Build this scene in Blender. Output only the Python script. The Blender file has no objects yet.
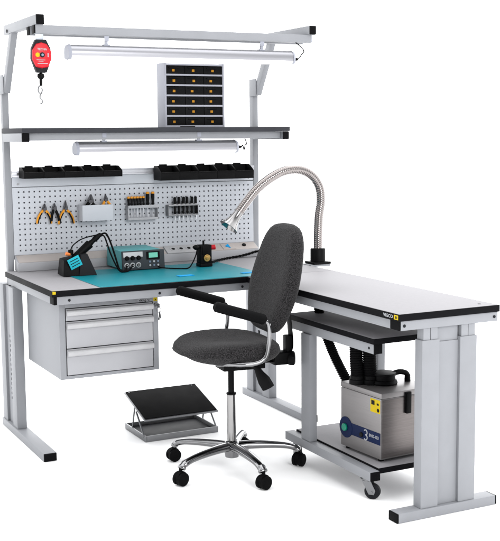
import bpy, bmesh, math, random
from mathutils import Vector, Matrix
random.seed(7)
SC = bpy.context.scene
COL = SC.collection
PI = math.pi

# ------------------------------------------------------------------ materials
def srgb(r, g, b):
    f = lambda c: (c/12.92 if c <= .04045 else ((c+.055)/1.055)**2.4)
    return tuple(f(v/255) for v in (r, g, b))

def mat(name, col, rough=.5, metal=0., spec=.5, var=.06, vscale=14., bump=0., bscale=300., stretch=None,
        coat=0., emit=None, estr=0., rvar=.08):
    m = bpy.data.materials.new(name); m.use_nodes = True
    nt = m.node_tree; N = nt.nodes; L = nt.links
    b = N['Principled BSDF']
    tc = N.new('ShaderNodeTexCoord')
    src = tc.outputs['Object']
    if stretch:
        mp = N.new('ShaderNodeMapping'); mp.inputs['Scale'].default_value = stretch
        L.new(src, mp.inputs['Vector']); src = mp.outputs['Vector']
    n = N.new('ShaderNodeTexNoise'); n.inputs['Scale'].default_value = vscale; n.inputs['Detail'].default_value = 5
    L.new(src, n.inputs['Vector'])
    r = N.new('ShaderNodeValToRGB')
    r.color_ramp.elements[0].position = .3; r.color_ramp.elements[1].position = .7
    r.color_ramp.elements[0].color = (*[max(0, c*(1-var)) for c in col], 1)
    r.color_ramp.elements[1].color = (*[min(1, c*(1+var)) for c in col], 1)
    L.new(n.outputs['Fac'], r.inputs['Fac']); L.new(r.outputs['Color'], b.inputs['Base Color'])
    mr = N.new('ShaderNodeMapRange'); mr.inputs['To Min'].default_value = max(.02, rough-rvar); mr.inputs['To Max'].default_value = min(1, rough+rvar)
    L.new(n.outputs['Fac'], mr.inputs['Value']); L.new(mr.outputs['Result'], b.inputs['Roughness'])
    b.inputs['Metallic'].default_value = metal
    b.inputs['Specular IOR Level'].default_value = spec
    b.inputs['Coat Weight'].default_value = coat
    if bump:
        n2 = N.new('ShaderNodeTexNoise'); n2.inputs['Scale'].default_value = bscale; n2.inputs['Detail'].default_value = 3
        L.new(src, n2.inputs['Vector'])
        bp = N.new('ShaderNodeBump'); bp.inputs['Strength'].default_value = bump; bp.inputs['Distance'].default_value = .002
        L.new(n2.outputs['Fac'], bp.inputs['Height']); L.new(bp.outputs['Normal'], b.inputs['Normal'])
    if emit:
        b.inputs['Emission Color'].default_value = (*emit, 1); b.inputs['Emission Strength'].default_value = estr
    return m

def fabric(name, dark, light):
    m = bpy.data.materials.new(name); m.use_nodes = True
    nt = m.node_tree; N = nt.nodes; L = nt.links; b = N['Principled BSDF']
    tc = N.new('ShaderNodeTexCoord')
    n = N.new('ShaderNodeTexNoise'); n.inputs['Scale'].default_value = 320; n.inputs['Detail'].default_value = 4; n.inputs['Roughness'].default_value = .7
    v = N.new('ShaderNodeTexVoronoi'); v.inputs['Scale'].default_value = 420
    L.new(tc.outputs['Object'], n.inputs['Vector']); L.new(tc.outputs['Object'], v.inputs['Vector'])
    r = N.new('ShaderNodeValToRGB'); r.color_ramp.elements[0].position = .40; r.color_ramp.elements[1].position = .66
    r.color_ramp.elements[0].color = (*dark, 1); r.color_ramp.elements[1].color = (*light, 1)
    L.new(n.outputs['Fac'], r.inputs['Fac']); L.new(r.outputs['Color'], b.inputs['Base Color'])
    b.inputs['Roughness'].default_value = .95; b.inputs['Specular IOR Level'].default_value = .04
    b.inputs['Sheen Weight'].default_value = .05; b.inputs['Sheen Roughness'].default_value = .6
    ad = N.new('ShaderNodeMath'); L.new(n.outputs['Fac'], ad.inputs[0]); L.new(v.outputs['Distance'], ad.inputs[1])
    bp = N.new('ShaderNodeBump'); bp.inputs['Strength'].default_value = .35; bp.inputs['Distance'].default_value = .0006
    L.new(ad.outputs[0], bp.inputs['Height']); L.new(bp.outputs['Normal'], b.inputs['Normal'])
    return m

M = dict(
    floor=mat('studio_white', (.96, .96, .96), .8, spec=.1, var=.005),
    paint=mat('grey_powder_coat', (.214, .220, .235), .5, spec=.2, var=.03, bump=.12, bscale=900),
    peg=mat('pegboard_paint', (.40, .416, .448), .55, spec=.12, var=.02, bump=.1, bscale=900),
    drawer=mat('pale_grey_front', (.300, .302, .318), .5, spec=.2, var=.02, bump=.1, bscale=900),
    top=mat('grey_esd_laminate', (.234, .229, .239), .6, spec=.06, var=.045, vscale=60, bump=.06, bscale=500),
    edge=mat('black_edge_band', (.0035, .0035, .0045), .6, spec=.05),
    shelf=mat('dark_grey_shelf', (.032, .033, .038), .65, spec=.08, var=.1),
    cap=mat('black_plastic_cap', (.0025, .0025, .003), .6, spec=.05),
    black=mat('black_plastic', (.0025, .0025, .0028), .5, spec=.07),
    rubber=mat('black_rubber', (.0025, .0025, .0028), .7, spec=.05),
    alu=mat('satin_aluminium', (.36, .365, .39), .36, metal=.85, var=.03, stretch=(3, 80, 80)),
    lamp=mat('lamp_housing', (.27, .27, .29), .34, metal=.8, var=.01, vscale=3, rvar=.02),
    lampcap=mat('lamp_end_plastic', (.25, .26, .30), .45, spec=.2),
    glow=mat('lit_diffuser', (.85, .85, .85), .4, emit=(1, .99, .97), estr=1.0),
    chrome=mat('chrome', (.235, .23, .23), .09, metal=1., var=.02, rvar=.03),
    pchrome=mat('polished_aluminium', (.20, .20, .205), .14, metal=1., var=.04, rvar=.05),
    hose=mat('chromed_hose', (.225, .205, .20), .17, metal=1., var=.05, rvar=.05),
    zinc=mat('zinc', (.18, .183, .19), .4, metal=.85),
    fabric=fabric('charcoal_melange', (.0010, .0010, .0011), (.043, .041, .043)),
    steel=mat('brushed_stainless', (.140, .126, .123), .34, metal=.85, var=.12, vscale=10, stretch=(1, 1, 40)),
    steelside=mat('satin_stainless', (.195, .186, .186), .40, metal=.7, var=.06, vscale=10, stretch=(1, 1, 40)),
    teal=mat('teal_esd_mat', (.003, .155, .19), .42, spec=.2, var=.06, vscale=9, bump=.05, bscale=12),
    stteal=mat('teal_housing', (.085, .29, .31), .5, spec=.12, var=.03),
    cyan=mat('cyan_card', (.02, .36, .44), .6, spec=.1),
    blue=mat('bright_blue', (.006, .23, .50), .55, spec=.1),
    navy=mat('navy_label', (.003, .009, .040), .5, spec=.1),
    green=mat('green_switch', (.0, .16, .10), .35),
    lcd=mat('green_display', (.10, .36, .27), .3, emit=(.1, .5, .36), estr=.12),
    orange=mat('orange_grip', (.55, .22, .012), .5, spec=.2),
    orange2=mat('orange_plastic', (.60, .15, .02), .5),
    yellow=mat('yellow_sticker', (.44, .32, .008), .55, spec=.1),
    amber=mat('amber_tag', (.34, .155, .012), .5, spec=.1),
    red=mat('red_casing', (.40, .006, .014), .4, spec=.2),
    white=mat('white_plastic', (.36, .36, .37), .5, spec=.2),
    ink=mat('black_ink', (.006, .006, .006), .6, spec=.1),
    wink=mat('white_ink', (.30, .31, .33), .6),
    beige=mat('beige_duct_lid', (.345, .315, .300), .55, var=.03, spec=.12),
    brass=mat('brass', (.45, .28, .09), .3, metal=.9),
    toolsteel=mat('tool_steel', (.05, .05, .055), .4, metal=.9),
    blade=mat('bright_blade', (.45, .46, .48), .3, metal=.9),
    clear=mat('pale_strap', (.42, .46, .52), .3),
    darkgrey=mat('dark_grey_plastic', (.011, .0115, .0135), .55, spec=.08),
    panel=mat('grey_black_panel', (.028, .033, .038), .5, spec=.12),
    silver=mat('silver_panel', (.34, .35, .36), .4, metal=.3),
    organ=mat('organiser_grey', (.26, .265, .30), .55, spec=.15),
    bluegrey=mat('blue_grey_dial', (.10, .14, .2), .4),
)

# ------------------------------------------------------------------ mesh builder
class MB:
    def __init__(s): s.bm = bmesh.new(); s.mi = 0
    def _done(s, faces):
        for f in faces: f.material_index = s.mi
    def box(s, x0, x1, y0, y1, z0, z1, bev=.0015, rot=None, piv=None):
        bm = s.bm
        vs = [bm.verts.new((x, y, z)) for x in (x0, x1) for y in (y0, y1) for z in (z0, z1)]
        q = [(0, 1, 3, 2), (4, 6, 7, 5), (0, 4, 5, 1), (2, 3, 7, 6), (0, 2, 6, 4), (1, 5, 7, 3)]
        fs = [bm.faces.new([vs[i] for i in k]) for k in q]
        s._done(fs)
        allv = set(vs)
        if bev:
            bev = min(bev, .45*min(abs(x1-x0), abs(y1-y0), abs(z1-z0)))
            es = list({e for f in fs for e in f.edges})
            r = bmesh.ops.bevel(bm, geom=es, offset=bev, segments=2, profile=.6, affect='EDGES')
            allv = set(v for v in allv if v.is_valid) | set(r['verts'])
            for f in r['faces']: f.material_index = s.mi
        if rot is not None:
            p = Vector(piv if piv else ((x0+x1)/2, (y0+y1)/2, (z0+z1)/2))
            for v in allv: v.co = p + rot @ (v.co - p)
        return s
    def hexa(s, p8, bev=.0015):
        """eight corners: bottom four (ccw) then top four"""
        bm = s.bm
        vs = [bm.verts.new(p) for p in p8]
        q = [(3, 2, 1, 0), (4, 5, 6, 7), (0, 1, 5, 4), (1, 2, 6, 5), (2, 3, 7, 6), (3, 0, 4, 7)]
        fs = [bm.faces.new([vs[i] for i in k]) for k in q]; s._done(fs)
        if bev:
            r = bmesh.ops.bevel(bm, geom=list({e for f in fs for e in f.edges}), offset=bev, segments=2, profile=.6, affect='EDGES')
            for f in r['faces']: f.material_index = s.mi
        return s
    def sweep(s, pts, rad, seg=12, cap=True, sx=1., sy=1., up=None):
        bm = s.bm; pts = [Vector(p) for p in pts]; n = len(pts)
        rad = rad if isinstance(rad, (list, tuple)) else [rad]*n
        T = [(pts[min(i+1, n-1)]-pts[max(i-1, 0)]).normalized() for i in range(n)]
        u = Vector(up) if up else (Vector((0, 0, 1)) if abs(T[0].z) < .9 else Vector((1, 0, 0)))
        u = (u - T[0]*u.dot(T[0])).normalized()
        rings = []
        for i in range(n):
            u = (u - T[i]*u.dot(T[i])).normalized(); w = T[i].cross(u)
            rings.append([bm.verts.new(pts[i] + rad[i]*(sx*math.cos(a)*w + sy*math.sin(a)*u)) for a in [2*PI*k/seg for k in range(seg)]])
        fs = []
        for a, b in zip(rings, rings[1:]):
            for k in range(seg): fs.append(bm.faces.new((a[k], a[(k+1) % seg], b[(k+1) % seg], b[k])))
        if cap:
            fs.append(bm.faces.new(list(reversed(rings[0])))); fs.append(bm.faces.new(rings[-1]))
        s._done(fs); return s
    def cyl(s, p0, p1, r0, r1=None, seg=24, ch=.0):
        p0 = Vector(p0); p1 = Vector(p1); r1 = r0 if r1 is None else r1
        if ch:
            d = (p1-p0).normalized()*ch
            return s.sweep([p0, p0+d, p1-d, p1], [r0-ch, r0, r1, r1-ch], seg)
        return s.sweep([p0, p1], [r0, r1], seg)
    def lathe(s, prof, org, axis=(0, 0, 1), seg=32):
        """prof: list of (r, h) from start to end along the axis"""
        a = Vector(axis).normalized(); o = Vector(org)
        return s.sweep([o + a*h + a*1e-6*i for i, (r, h) in enumerate(prof)], [max(r, 1e-4) for r, h in prof], seg) if all(
            prof[i+1][1] > prof[i][1] for i in range(len(prof)-1)) else s._lathe(prof, o, a, seg)
    def _lathe(s, prof, o, a, seg):
        bm = s.bm
        u = Vector((1, 0, 0)) if abs(a.x) < .9 else Vector((0, 1, 0))
        u = (u-a*u.dot(a)).normalized(); w = a.cross(u)
        R = [[bm.verts.new(o+a*h+max(r, 1e-4)*(math.cos(t)*u+math.sin(t)*w)) for t in [2*PI*k/seg for k in range(seg)]] for r, h in prof]
        fs = []
        for A, B in zip(R, R[1:]):
            for k in range(seg): fs.append(bm.faces.new((A[k], A[(k+1) % seg], B[(k+1) % seg], B[k])))
        fs.append(bm.faces.new(list(reversed(R[0])))); fs.append(bm.faces.new(R[-1])); s._done(fs); return s
    def prism(s, poly, f0, f1, bev=0.):
        """poly: 2-D outline; f0/f1 map a 2-D point to the two end faces"""
        bm = s.bm; n = len(poly)
        A = [bm.verts.new(f0(*p)) for p in poly]; B = [bm.verts.new(f1(*p)) for p in poly]
        fs = [bm.faces.new(list(reversed(A))), bm.faces.new(B)]
        for k in range(n): fs.append(bm.faces.new((A[k], A[(k+1) % n], B[(k+1) % n], B[k])))
        s._done(fs)
        if bev:
            r = bmesh.ops.bevel(bm, geom=list({e for f in fs for e in f.edges}), offset=bev, segments=2, profile=.6, affect='EDGES')
            for f in r['faces']: f.material_index = s.mi
        return s
    def cushion(s, outline, prof, fn):
        """outline (u,v) about its centre; prof list of (scale inset d, height h); fn(u,v,h) -> point"""
        bm = s.bm; n = len(outline)
        cu = sum(p[0] for p in outline)/n; cv = sum(p[1] for p in outline)/n
        R = []
        for d, h in prof:
            ring = []
            for u, v in outline:
                l = math.hypot(u-cu, v-cv) or 1; k = max(0, (l-d)/l)
                ring.append(bm.verts.new(fn(cu+(u-cu)*k, cv+(v-cv)*k, h)))
            R.append(ring)
        fs = []
        for A, B in zip(R, R[1:]):
            for k in range(n): fs.append(bm.faces.new((A[k], A[(k+1) % n], B[(k+1) % n], B[k])))
        fs.append(bm.faces.new(list(reversed(R[0])))); fs.append(bm.faces.new(R[-1])); s._done(fs); return s
    def build(s, name, m, parent=None, off=True, angle=38):
        bm = s.bm
        bmesh.ops.recalc_face_normals(bm, faces=bm.faces)
        if parent is not None and off:
            w = parent
            while w.parent: w = w.parent
            inv = (Matrix.Translation(w.location) @ w.rotation_euler.to_matrix().to_4x4()).inverted()
            bm.transform(inv)
        me = bpy.data.meshes.new(name); bm.to_mesh(me); bm.free()
        for k in (m if isinstance(m, (list, tuple)) else [m]): me.materials.append(k)
        for p in me.polygons: p.use_smooth = True
        me.set_sharp_from_angle(angle=math.radians(angle))
        o = bpy.data.objects.new(name, me); COL.objects.link(o)
        if parent is not None: o.parent = parent
        return o

def tag(o, label, cat, group=None, kind=None):
    if label: o['label'] = label
    if cat: o['category'] = cat
    if group: o['group'] = group
    if kind: o['kind'] = kind
    return o
def thing(name, label, cat, loc=(0, 0, 0), rz=0., group=None):
    o = bpy.data.objects.new(name, None); COL.objects.link(o)
    o.empty_display_size = .05; o.location = loc; o.rotation_euler = (0, 0, rz)
    return tag(o, label, cat, group)
def copy_tree(o, parent=None):
    c = o.copy(); COL.objects.link(c)
    if parent is not None: c.parent = parent
    for ch in list(o.children): copy_tree(ch, c)
    return c
def spline(pts, n=8):
    P = [Vector(p) for p in pts]; out = []
    for i in range(len(P)-1):
        a = P[max(i-1, 0)]; b = P[i]; c = P[i+1]; d = P[min(i+2, len(P)-1)]
        for k in range(n):
            t = k/n
            out.append(.5*((2*b)+(c-a)*t+(2*a-5*b+4*c-d)*t*t+(3*b-a-3*c+d)*t**3))
    out.append(P[-1]); return out
def lettering(name, body, size, loc, rot, m, parent, thick=.0004, off=True, sx=1.):
    cu = bpy.data.curves.new(name, 'FONT'); cu.body = body; cu.size = size; cu.extrude = thick
    cu.align_x = 'CENTER'; cu.align_y = 'CENTER'; cu.resolution_u = 2; cu.offset = size*.018
    t = bpy.data.objects.new(name, cu); COL.objects.link(t)
    dg = bpy.context.evaluated_depsgraph_get()
    me = bpy.data.meshes.new_from_object(t.evaluated_get(dg))
    bpy.data.objects.remove(t)
    X = Matrix.Translation(loc) @ rot.to_4x4() @ Matrix.Diagonal((sx, 1, 1, 1))
    if off:
        w = parent
        while w.parent: w = w.parent
        X = (Matrix.Translation(w.location) @ w.rotation_euler.to_matrix().to_4x4()).inverted() @ X
    me.transform(X); me.materials.clear(); me.materials.append(m)
    o = bpy.data.objects.new(name, me); COL.objects.link(o); o.parent = parent
    return o
FRONT = Matrix.Rotation(PI/2, 3, 'X')                       # text facing -Y
LEFT = Matrix.Rotation(-PI/2, 3, 'Z') @ FRONT               # text facing -X
def rx(a): return Matrix.Rotation(a, 3, 'X')
def ry(a): return Matrix.Rotation(a, 3, 'Y')
def rz(a): return Matrix.Rotation(a, 3, 'Z')

# ------------------------------------------------------------------ setting
m = MB()
fv = [m.bm.verts.new(p) for p in ((-60, -60, 0), (60, -60, 0), (60, 60, 0), (-60, 60, 0))]
m.bm.faces.new(fv)
floor = m.build('floor', M['floor']); floor['kind'] = 'structure'; floor['label'] = 'seamless white studio floor'

# ------------------------------------------------------------------ leg shared by both desks
def make_leg(parent, o, along, out, foot, cols, ztop, slots):
    """o: world point of the inner corner; 'along' axis of the foot, 'out' the thickness axis (unit tuples)."""
    A = Vector(along); B = Vector(out); O = Vector(o)
    def bx(mb, a0, a1, b0, b1, z0, z1, bev=.002):
        p = O+A*a0+B*b0; q = O+A*a1+B*b1
        mb.box(min(p.x, q.x), max(p.x, q.x), min(p.y, q.y), max(p.y, q.y), z0, z1, bev)
    t = .057
    m = MB()
    (a0, a1), (c0, c1) = cols
    zs = ztop-.043 if not slots else ztop-.001
    for (p, q) in cols:
        bx(m, p, q, .006, .051, .036, zs, .003)                         # outer tube
        if slots: continue
        bx(m, p+.007, p+(q-p)*.5-.001, .0095, .0475, zs, ztop, .0015)     # telescoping inner profile, two halves
        bx(m, p+(q-p)*.5+.001, q-.007, .0095, .0475, zs, ztop, .0015)
    leg = m.build('leg', M['paint'], parent)
    # recessed web between the columns
    m = MB()
    if not slots:
        bx(m, a1+.0005, c0-.0005, .018, .040, .0365, zs-.012, .001)
        bx(m, a1+.0005, c0-.0005, .022, .036, zs-.012, ztop, .001)
    else:
        g0, g1 = a1+.0005, c0-.0005
        w = g1-g0; s0 = g0+w*.42; s1 = s0+(.013 if len(slots) > 12 else .026)
        bx(m, g0, s0, .018, .022, .0365, ztop-.005, 0); bx(m, s1, g1, .018, .022, .0365, ztop-.005, 0)
        bx(m, g0, s0, .034, .038, .0365, ztop-.005, 0); bx(m, s1, g1, .034, .038, .0365, ztop-.005, 0)
        z = .0365
        for z0, z1 in slots + [(ztop-.005, 0)]:
            for b in ((.018, .022), (.034, .038)): bx(m, s0, s1, *b, z, z0, 0)
            z = z1
    m.build('web_plate', M['paint'], leg)
    m = MB(); bx(m, foot[0]+.006, foot[1]-.006, 0, t, .0005, .036, .003)
    ft = m.build('foot', M['paint'], leg)
    for e0, e1 in ((foot[0], foot[0]+.006), (foot[1]-.006, foot[1])):
        m = MB(); bx(m, e0, e1, .0008, t-.0008, .0012, .0352, .0025)
        m.build('foot_cap', M['cap'], leg)
    return leg

# ------------------------------------------------------------------ workbench
H = .75
wb = thing('workbench', 'long grey workbench with pegboard, raised shelf and overhead rail', 'workbench', (.66, .4, 0))
m = MB(); m.box(.003, 1.317, .003, .737, .7255, .7503, .0006); tt = m.build('tabletop', M['top'], wb)
m = MB()
for b in ((0, 1.32, 0, .003), (0, 1.32, .737, .74), (0, .003, .003, .737), (1.317, 1.32, .003, .737)): m.box(*b, .725, .7497, .0008)
m.build('edge_band', M['edge'], tt)
m = MB(); m.box(.0030, .0165, -.0006, .0002, .7365, .7475, 0); m.box(.006, .016, .004, .014, .7503, .7507, 0)
st = m.build('sticker', M['yellow'], tt)
m = MB(); m.box(.024, 1.296, .010, .066, .690, .7245, .002); fr = m.build('front_rail', M['paint'], wb)
for x0, x1 in ((.010, .024), (1.296, 1.310)):
    m = MB(); m.box(x0, x1, .0105, .0655, .6905, .724, .003); m.build('end_cap', M['cap'], fr)
for x in (.075, .47, .86, 1.26):
    m = MB(); m.cyl((x, .0101, .707), (x, .008, .707), .0055, seg=16); m.build('bolt', M['darkgrey'], fr)
for x0, x1 in ((.012, .038), (1.282, 1.308)):
    m = MB(); m.box(x0, x1, .067, .735, .690, .7245, .002); m.build('side_rail', M['paint'], wb)
m = MB(); m.box(.039, 1.281, .69, .73, .690, .7245, .002); m.build('rear_rail', M['paint'], wb)
slotsL = [(.15+.0225*i, .163+.0225*i) for i in range(14)]
make_leg(wb, (-.010, 0, 0), (0, 1, 0), (1, 0, 0), (.157, .854), ((.600, .675), (.775, .850)), .690, slotsL)
slotsR = [(.150, .178), (.186, .222), (.290, .318), (.326, .366), (.430, .458)]
make_leg(wb, (1.330, 0, 0), (0, 1, 0), (-1, 0, 0), (.157, .854), ((.560, .635), (.735, .810)), .690, slotsR)
XL, XR = (.016, .046), (1.293, 1.323)
for x0, x1 in (XL, XR):
    m = MB(); m.box(x0, x1, .7405, .780, .60, 1.640, .003); po = m.build('post', M['paint'], wb)
    m = MB(); xc = (x0+x1)/2; h = (x1-x0)/2
    # slanted neck, from the post up to the arm
    def neck(y, z, dy, dz): return [(xc-h+.001, y, z), (xc+h-.001, y, z), (xc+h-.001, y+dy, z+dz), (xc-h+.001, y+dy, z+dz)]
    m.hexa([*neck(.702, 1.562, .038, .012), *neck(.540, 1.8155, .046, .001)], .002)
    m.box(x0-.004, x0+.0002, .700, .772, 1.560, 1.645, .001)
    m.build('neck', M['paint'], po)
    m = MB(); sx_ = .009 if x0 > 1 else 0.; x0 -= sx_; x1 -= sx_
    m.box(x0-.002, x1+.002, .150, .665, 1.8162, 1.857, .003); ar = m.build('arm', M['paint'], wb)
    m = MB(); m.box(x0-.0015, x1+.0015, .143, .150, 1.817, 1.8565, .003); m.build('end_cap', M['cap'], ar)
    m = MB(); m.cyl((x0-.006, .60, 1.828), (x0-.002, .60, 1.828), .007, seg=14); m.build('bolt', M['darkgrey'], ar)
    x0 += sx_; x1 += sx_
    # shelf bracket
    m = MB(); m.box(x0-.002, x1+.002, .425, .7405, 1.344, 1.3825, .002); br = m.build('shelf_bracket', M['paint'], wb)
    m = MB(); m.box(x0-.0015, x1+.0015, .418, .425, 1.3445, 1.382, .003); m.build('end_cap', M['cap'], br)
for nm, y0 in (('overhead_rail', .158), ('overhead_rail', .240)):
    m = MB(); m.box(.014, 1.297, y0, y0+.035, 1.781, 1.816, .002); rl = m.build(nm, M['paint'], wb)
    for x0, x1 in ((.009, .014), (1.297, 1.302)):
        m = MB(); m.box(x0, x1, y0+.0005, y0+.0345, 1.7815, 1.8155, .002); m.build('end_cap', M['cap'] if x0 < .1 else M['lampcap'], rl)
m = MB(); m.box(.014, 1.326, .412, .770, 1.3828, 1.405, .003); m.build('shelf', M['shelf'], wb)
m = MB(); m.box(.0485, 1.2905, .446, .470, 1.350, 1.3825, .002); m.build('shelf_rail', M['paint'], wb)
# back panels
m = MB(); m.box(.047, 1.292, .742, .760, 1.137, 1.182, .002); m.build('back_beam', M['peg'], wb)
m = MB(); m.box(.047, 1.292, .733, .745, 1.1835, 1.2115, .001)
m.box(.047, 1.292, .729, .7335, 1.205, 1.213, .001); m.box(.047, 1.292, .729, .7335, 1.1825, 1.189, .001)
pr = m.build('bin_rail', M['alu'], wb)
m = MB()
for x in (.075, 1.265): m.cyl((x, .7335, 1.197), (x, .731, 1.197), .006, seg=12); m.cyl((x, .742, 1.150), (x, .740, 1.150), .005, seg=12)
m.build('screw', M['zinc'], pr)
def perforated(x0, x1, z0, z1, y, th, pitch, hole):
    mb = MB(); bm = mb.bm
    def cuts(a, b):
        n = int((b-a-.012)/pitch); s = a+((b-a)-(n-1)*pitch)/2; c = [a]; fl = []
        for i in range(n):
            c += [s+i*pitch-hole/2, s+i*pitch+hole/2]
        return c+[b]
    X = cuts(x0, x1); Z = cuts(z0, z1)
    G = {}
    for k, yy in enumerate((y, y+th)):
        for i, x in enumerate(X):
            for j, z in enumerate(Z): G[i, j, k] = bm.verts.new((x, yy, z))
    for i in range(len(X)-1):
        for j in range(len(Z)-1):
            if i % 2 == 1 and j % 2 == 1:
                a, b, c, d = (i, j), (i+1, j), (i+1, j+1), (i, j+1)
                for p, q in ((a, b), (b, c), (c, d), (d, a)):
                    bm.faces.new((G[(*p, 0)], G[(*p, 1)], G[(*q, 1)], G[(*q, 0)]))
                continue
            bm.faces.new((G[i, j, 0], G[i+1, j, 0], G[i+1, j+1, 0], G[i, j+1, 0]))
            bm.faces.new((G[i, j, 1], G[i, j+1, 1], G[i+1, j+1, 1], G[i+1, j, 1]))
    return mb
pg = perforated(.047, 1.292, .822, 1.134, .7412, .002, .0247, .0072).build('pegboard', M['peg'], wb)
m = MB(); m.box(.047, 1.292, .7565, .760, .800, 1.1366, 0); m.build('backing_sheet', M['peg'], pg)
# cable duct under the pegboard
duct = [(.680, .7515), (.680, .790), (.7405, .8215), (.7405, .7515)]
m = MB(); m.prism(duct, lambda y, z: (.047, y, z), lambda y, z: (1.2925, y, z), .001); cd = m.build('cable_duct', M['drawer'], wb)
sl = math.atan2(.0315, .0605)
def onduct(x0, x1, t0, t1, th):      # slab lying on the duct's slope; t 0..1 up the slope
    d = Vector((0, .0605, .0315)); nrm = Vector((0, -.0315, .0605)).normalized(); o = Vector((0, .680, .790))+nrm*.0003
    p = lambda x, t, k: tuple(Vector((x, 0, 0))+o+d*t+nrm*th*k)
    return [p(x0, t0, 0), p(x1, t0, 0), p(x1, t1, 0), p(x0, t1, 0), p(x0, t0, 1), p(x1, t0, 1), p(x1, t1, 1), p(x0, t1, 1)]
m = MB(); m.hexa(onduct(.052, .784, .05, .95, .0015), .0005); m.build('duct_lid', M['beige'], cd)
m = MB(); m.hexa(onduct(.97, 1.288, .05, .95, .0015), .0005); m.build('duct_lid', M['beige'], cd)
m = MB(); m.hexa(onduct(.788, .966, .02, .97, .006), .002); sp = m.build('socket_strip', M['white'], cd)
for x in (.829, .871, .913):
    c = Vector((x, .680+.0605*.5, .790+.0315*.5)); nrm = Vector((0, -.0315, .0605)).normalized()
    m = MB(); m.cyl(c+nrm*.006, c+nrm*.0075, .017, seg=24); m.mi = 1
    for dx in (-.0065, .0065): m.cyl(c+nrm*.0074+Vector((dx, 0, 0)), c+nrm*.0081+Vector((dx, 0, 0)), .0032, seg=10)
    m.cyl(c+nrm*.0074, c+nrm*.0079, .009, seg=18)
    m.build('socket', [M['white'], M['ink']], sp)
c = Vector((1.130, .680+.0605*.5, .790+.0315*.5))
m = MB(); m.hexa(onduct(1.095, 1.165, .12, .9, .004), .001); sw = m.build('switch_plate', M['beige'], cd)
nrm = Vector((0, -.0315, .0605)).normalized()
o_, dd = Vector((0, .680, .790))+nrm*.0045, Vector((0, .0605, .0315))
m = MB(); m.prism([(1.112, .5), (1.136, .78), (1.136, .22)], lambda x, t: Vector((x, 0, 0))+o_+dd*t, lambda x, t: Vector((x, 0, 0))+o_+dd*t+nrm*.002)
m.build('arrow_mark', M['blue'], sw)
m = MB(); c = Vector((1.221, 0, 0))+o_+dd*.55; m.cyl(c-nrm*.003, c+nrm*.004, .011, .009, seg=20); m.build('button', M['ink'], cd)

# ------------------------------------------------------------------ side desk
sd = thing('side_desk', 'grey side desk with black edging, joined at right angles in front of the workbench', 'desk', (1.1, -.58, 0))
Y0, Y1 = -1.158, -.0015
m = MB(); m.box(.882, 1.316, Y0+.003, Y1, .7255, .7503, .0006); tt = m.build('tabletop', M['top'], sd)
m = MB()
for b in ((.879, 1.319, Y0, Y0+.003), (.879, .882, Y0+.003, Y1), (1.316, 1.319, Y0+.003, Y1)): m.box(*b, .725, .7497, .0008)
eb = m.build('edge_band', M['edge'], tt)
m = MB(); m.box(.8784, .8790, Y0+.005, Y0+.030, .730, .746, 0); m.build('sticker', M['yellow'], eb)
m = MB()
for k in (0, 1): m.box(.8780, .8785, Y0+.010+.008*k, Y0+.014+.009*k, .733, .742, 0)
m.build('sticker_mark', M['ink'], eb)
lettering('lettering', 'VIGCO', .0165, (.8788, Y0+.066, .7375), LEFT, M['wink'], eb, .0003, sx=1.15)
m = MB(); m.cyl((1.265, -1.108, .7502), (1.265, -1.108, .7512), .006, seg=16); m.build('screw_cap', M['darkgrey'], tt)
m = MB(); m.box(.893, 1.316, -1.150, -1.092, .690, .7245, .002); fr = m.build('front_rail', M['paint'], sd)
m = MB(); m.box(.8865, .893, -1.1495, -1.0925, .6905, .724, .003); m.build('end_cap', M['cap'], fr)
for x in (.907, 1.300):
    m = MB(); m.cyl((x, -1.1499, .707), (x, -1.152, .707), .0055, seg=16); m.build('bolt', M['darkgrey'], fr)
for x0, x1 in ((.890, .912), (1.290, 1.312)):
    m = MB(); m.box(x0, x1, -1.0915, -.004, .690, .7245, .002); m.build('side_rail', M['paint'], sd)
make_leg(sd, (0, -1.155, 0), (1, 0, 0), (0, 1, 0), (.882, 1.324), ((.985, 1.060), (1.150, 1.225)), .690, None)
m = MB()
for x0, x1 in ((.913, .950), (1.252, 1.289)): m.box(x0, x1, -.045, -.004, .640, .689, .002)
m.build('joining_bracket', M['paint'], sd)

# ------------------------------------------------------------------ drawer cabinet
dc = thing('drawer_cabinet', 'three-drawer grey cabinet hung under the left of the workbench top', 'drawer cabinet', (.278, .35, .359))
m = MB(); m.box(.057, .498, .109, .59, .3595, .679, .002)
body = m.build('body', M['paint'], dc)
m = MB()
for b in ((.057, .083, .359, .6795), (.474, .498, .359, .6795), (.083, .474, .359, .373), (.083, .474, .660, .6795)):
    m.box(b[0], b[1], .100, .1086, b[2], b[3], .0008)
m.build('front_frame', M['paint'], dc)
m = MB(); m.box(.0835, .4735, .1065, .1088, .3735, .6595, 0); m.build('dark_gap', M['cap'], dc)
for z0, z1 in ((.606, .6565), (.490, .6020), (.3765, .4860)):
    m = MB(); m.box(.0865, .4705, .098, .1062, z0, z1, .001); d = m.build('drawer', M['drawer'], dc)
    m = MB(); m.prism([(.0978, z1-.003), (.084, z1-.006), (.080, z1-.012), (.081, z1-.024), (.086, z1-.029), (.0978, z1-.024)],
                      lambda y, z: (.0868, y, z), lambda y, z: (.4702, y, z), .0012); m.build('handle', M['white'], d)
m = MB(); m.box(.405, .462, .0992, .0999, .664, .6735, 0); pl = m.build('name_plate', M['drawer'], dc)
lettering('lettering', 'viking.ru', .0145, (.434, .0990, .6685), FRONT, M['ink'], pl, .0002)
m = MB(); m.box(.477, .494, .0990, .0999, .660, .676, .0003); s = m.build('sticker', M['yellow'], dc)
m = MB(); m.prism([(.481, .663), (.490, .663), (.4855, .671)], lambda x, z: (x, .0985, z), lambda x, z: (x, .0989, z)); m.build('warning_mark', M['ink'], s)
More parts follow.
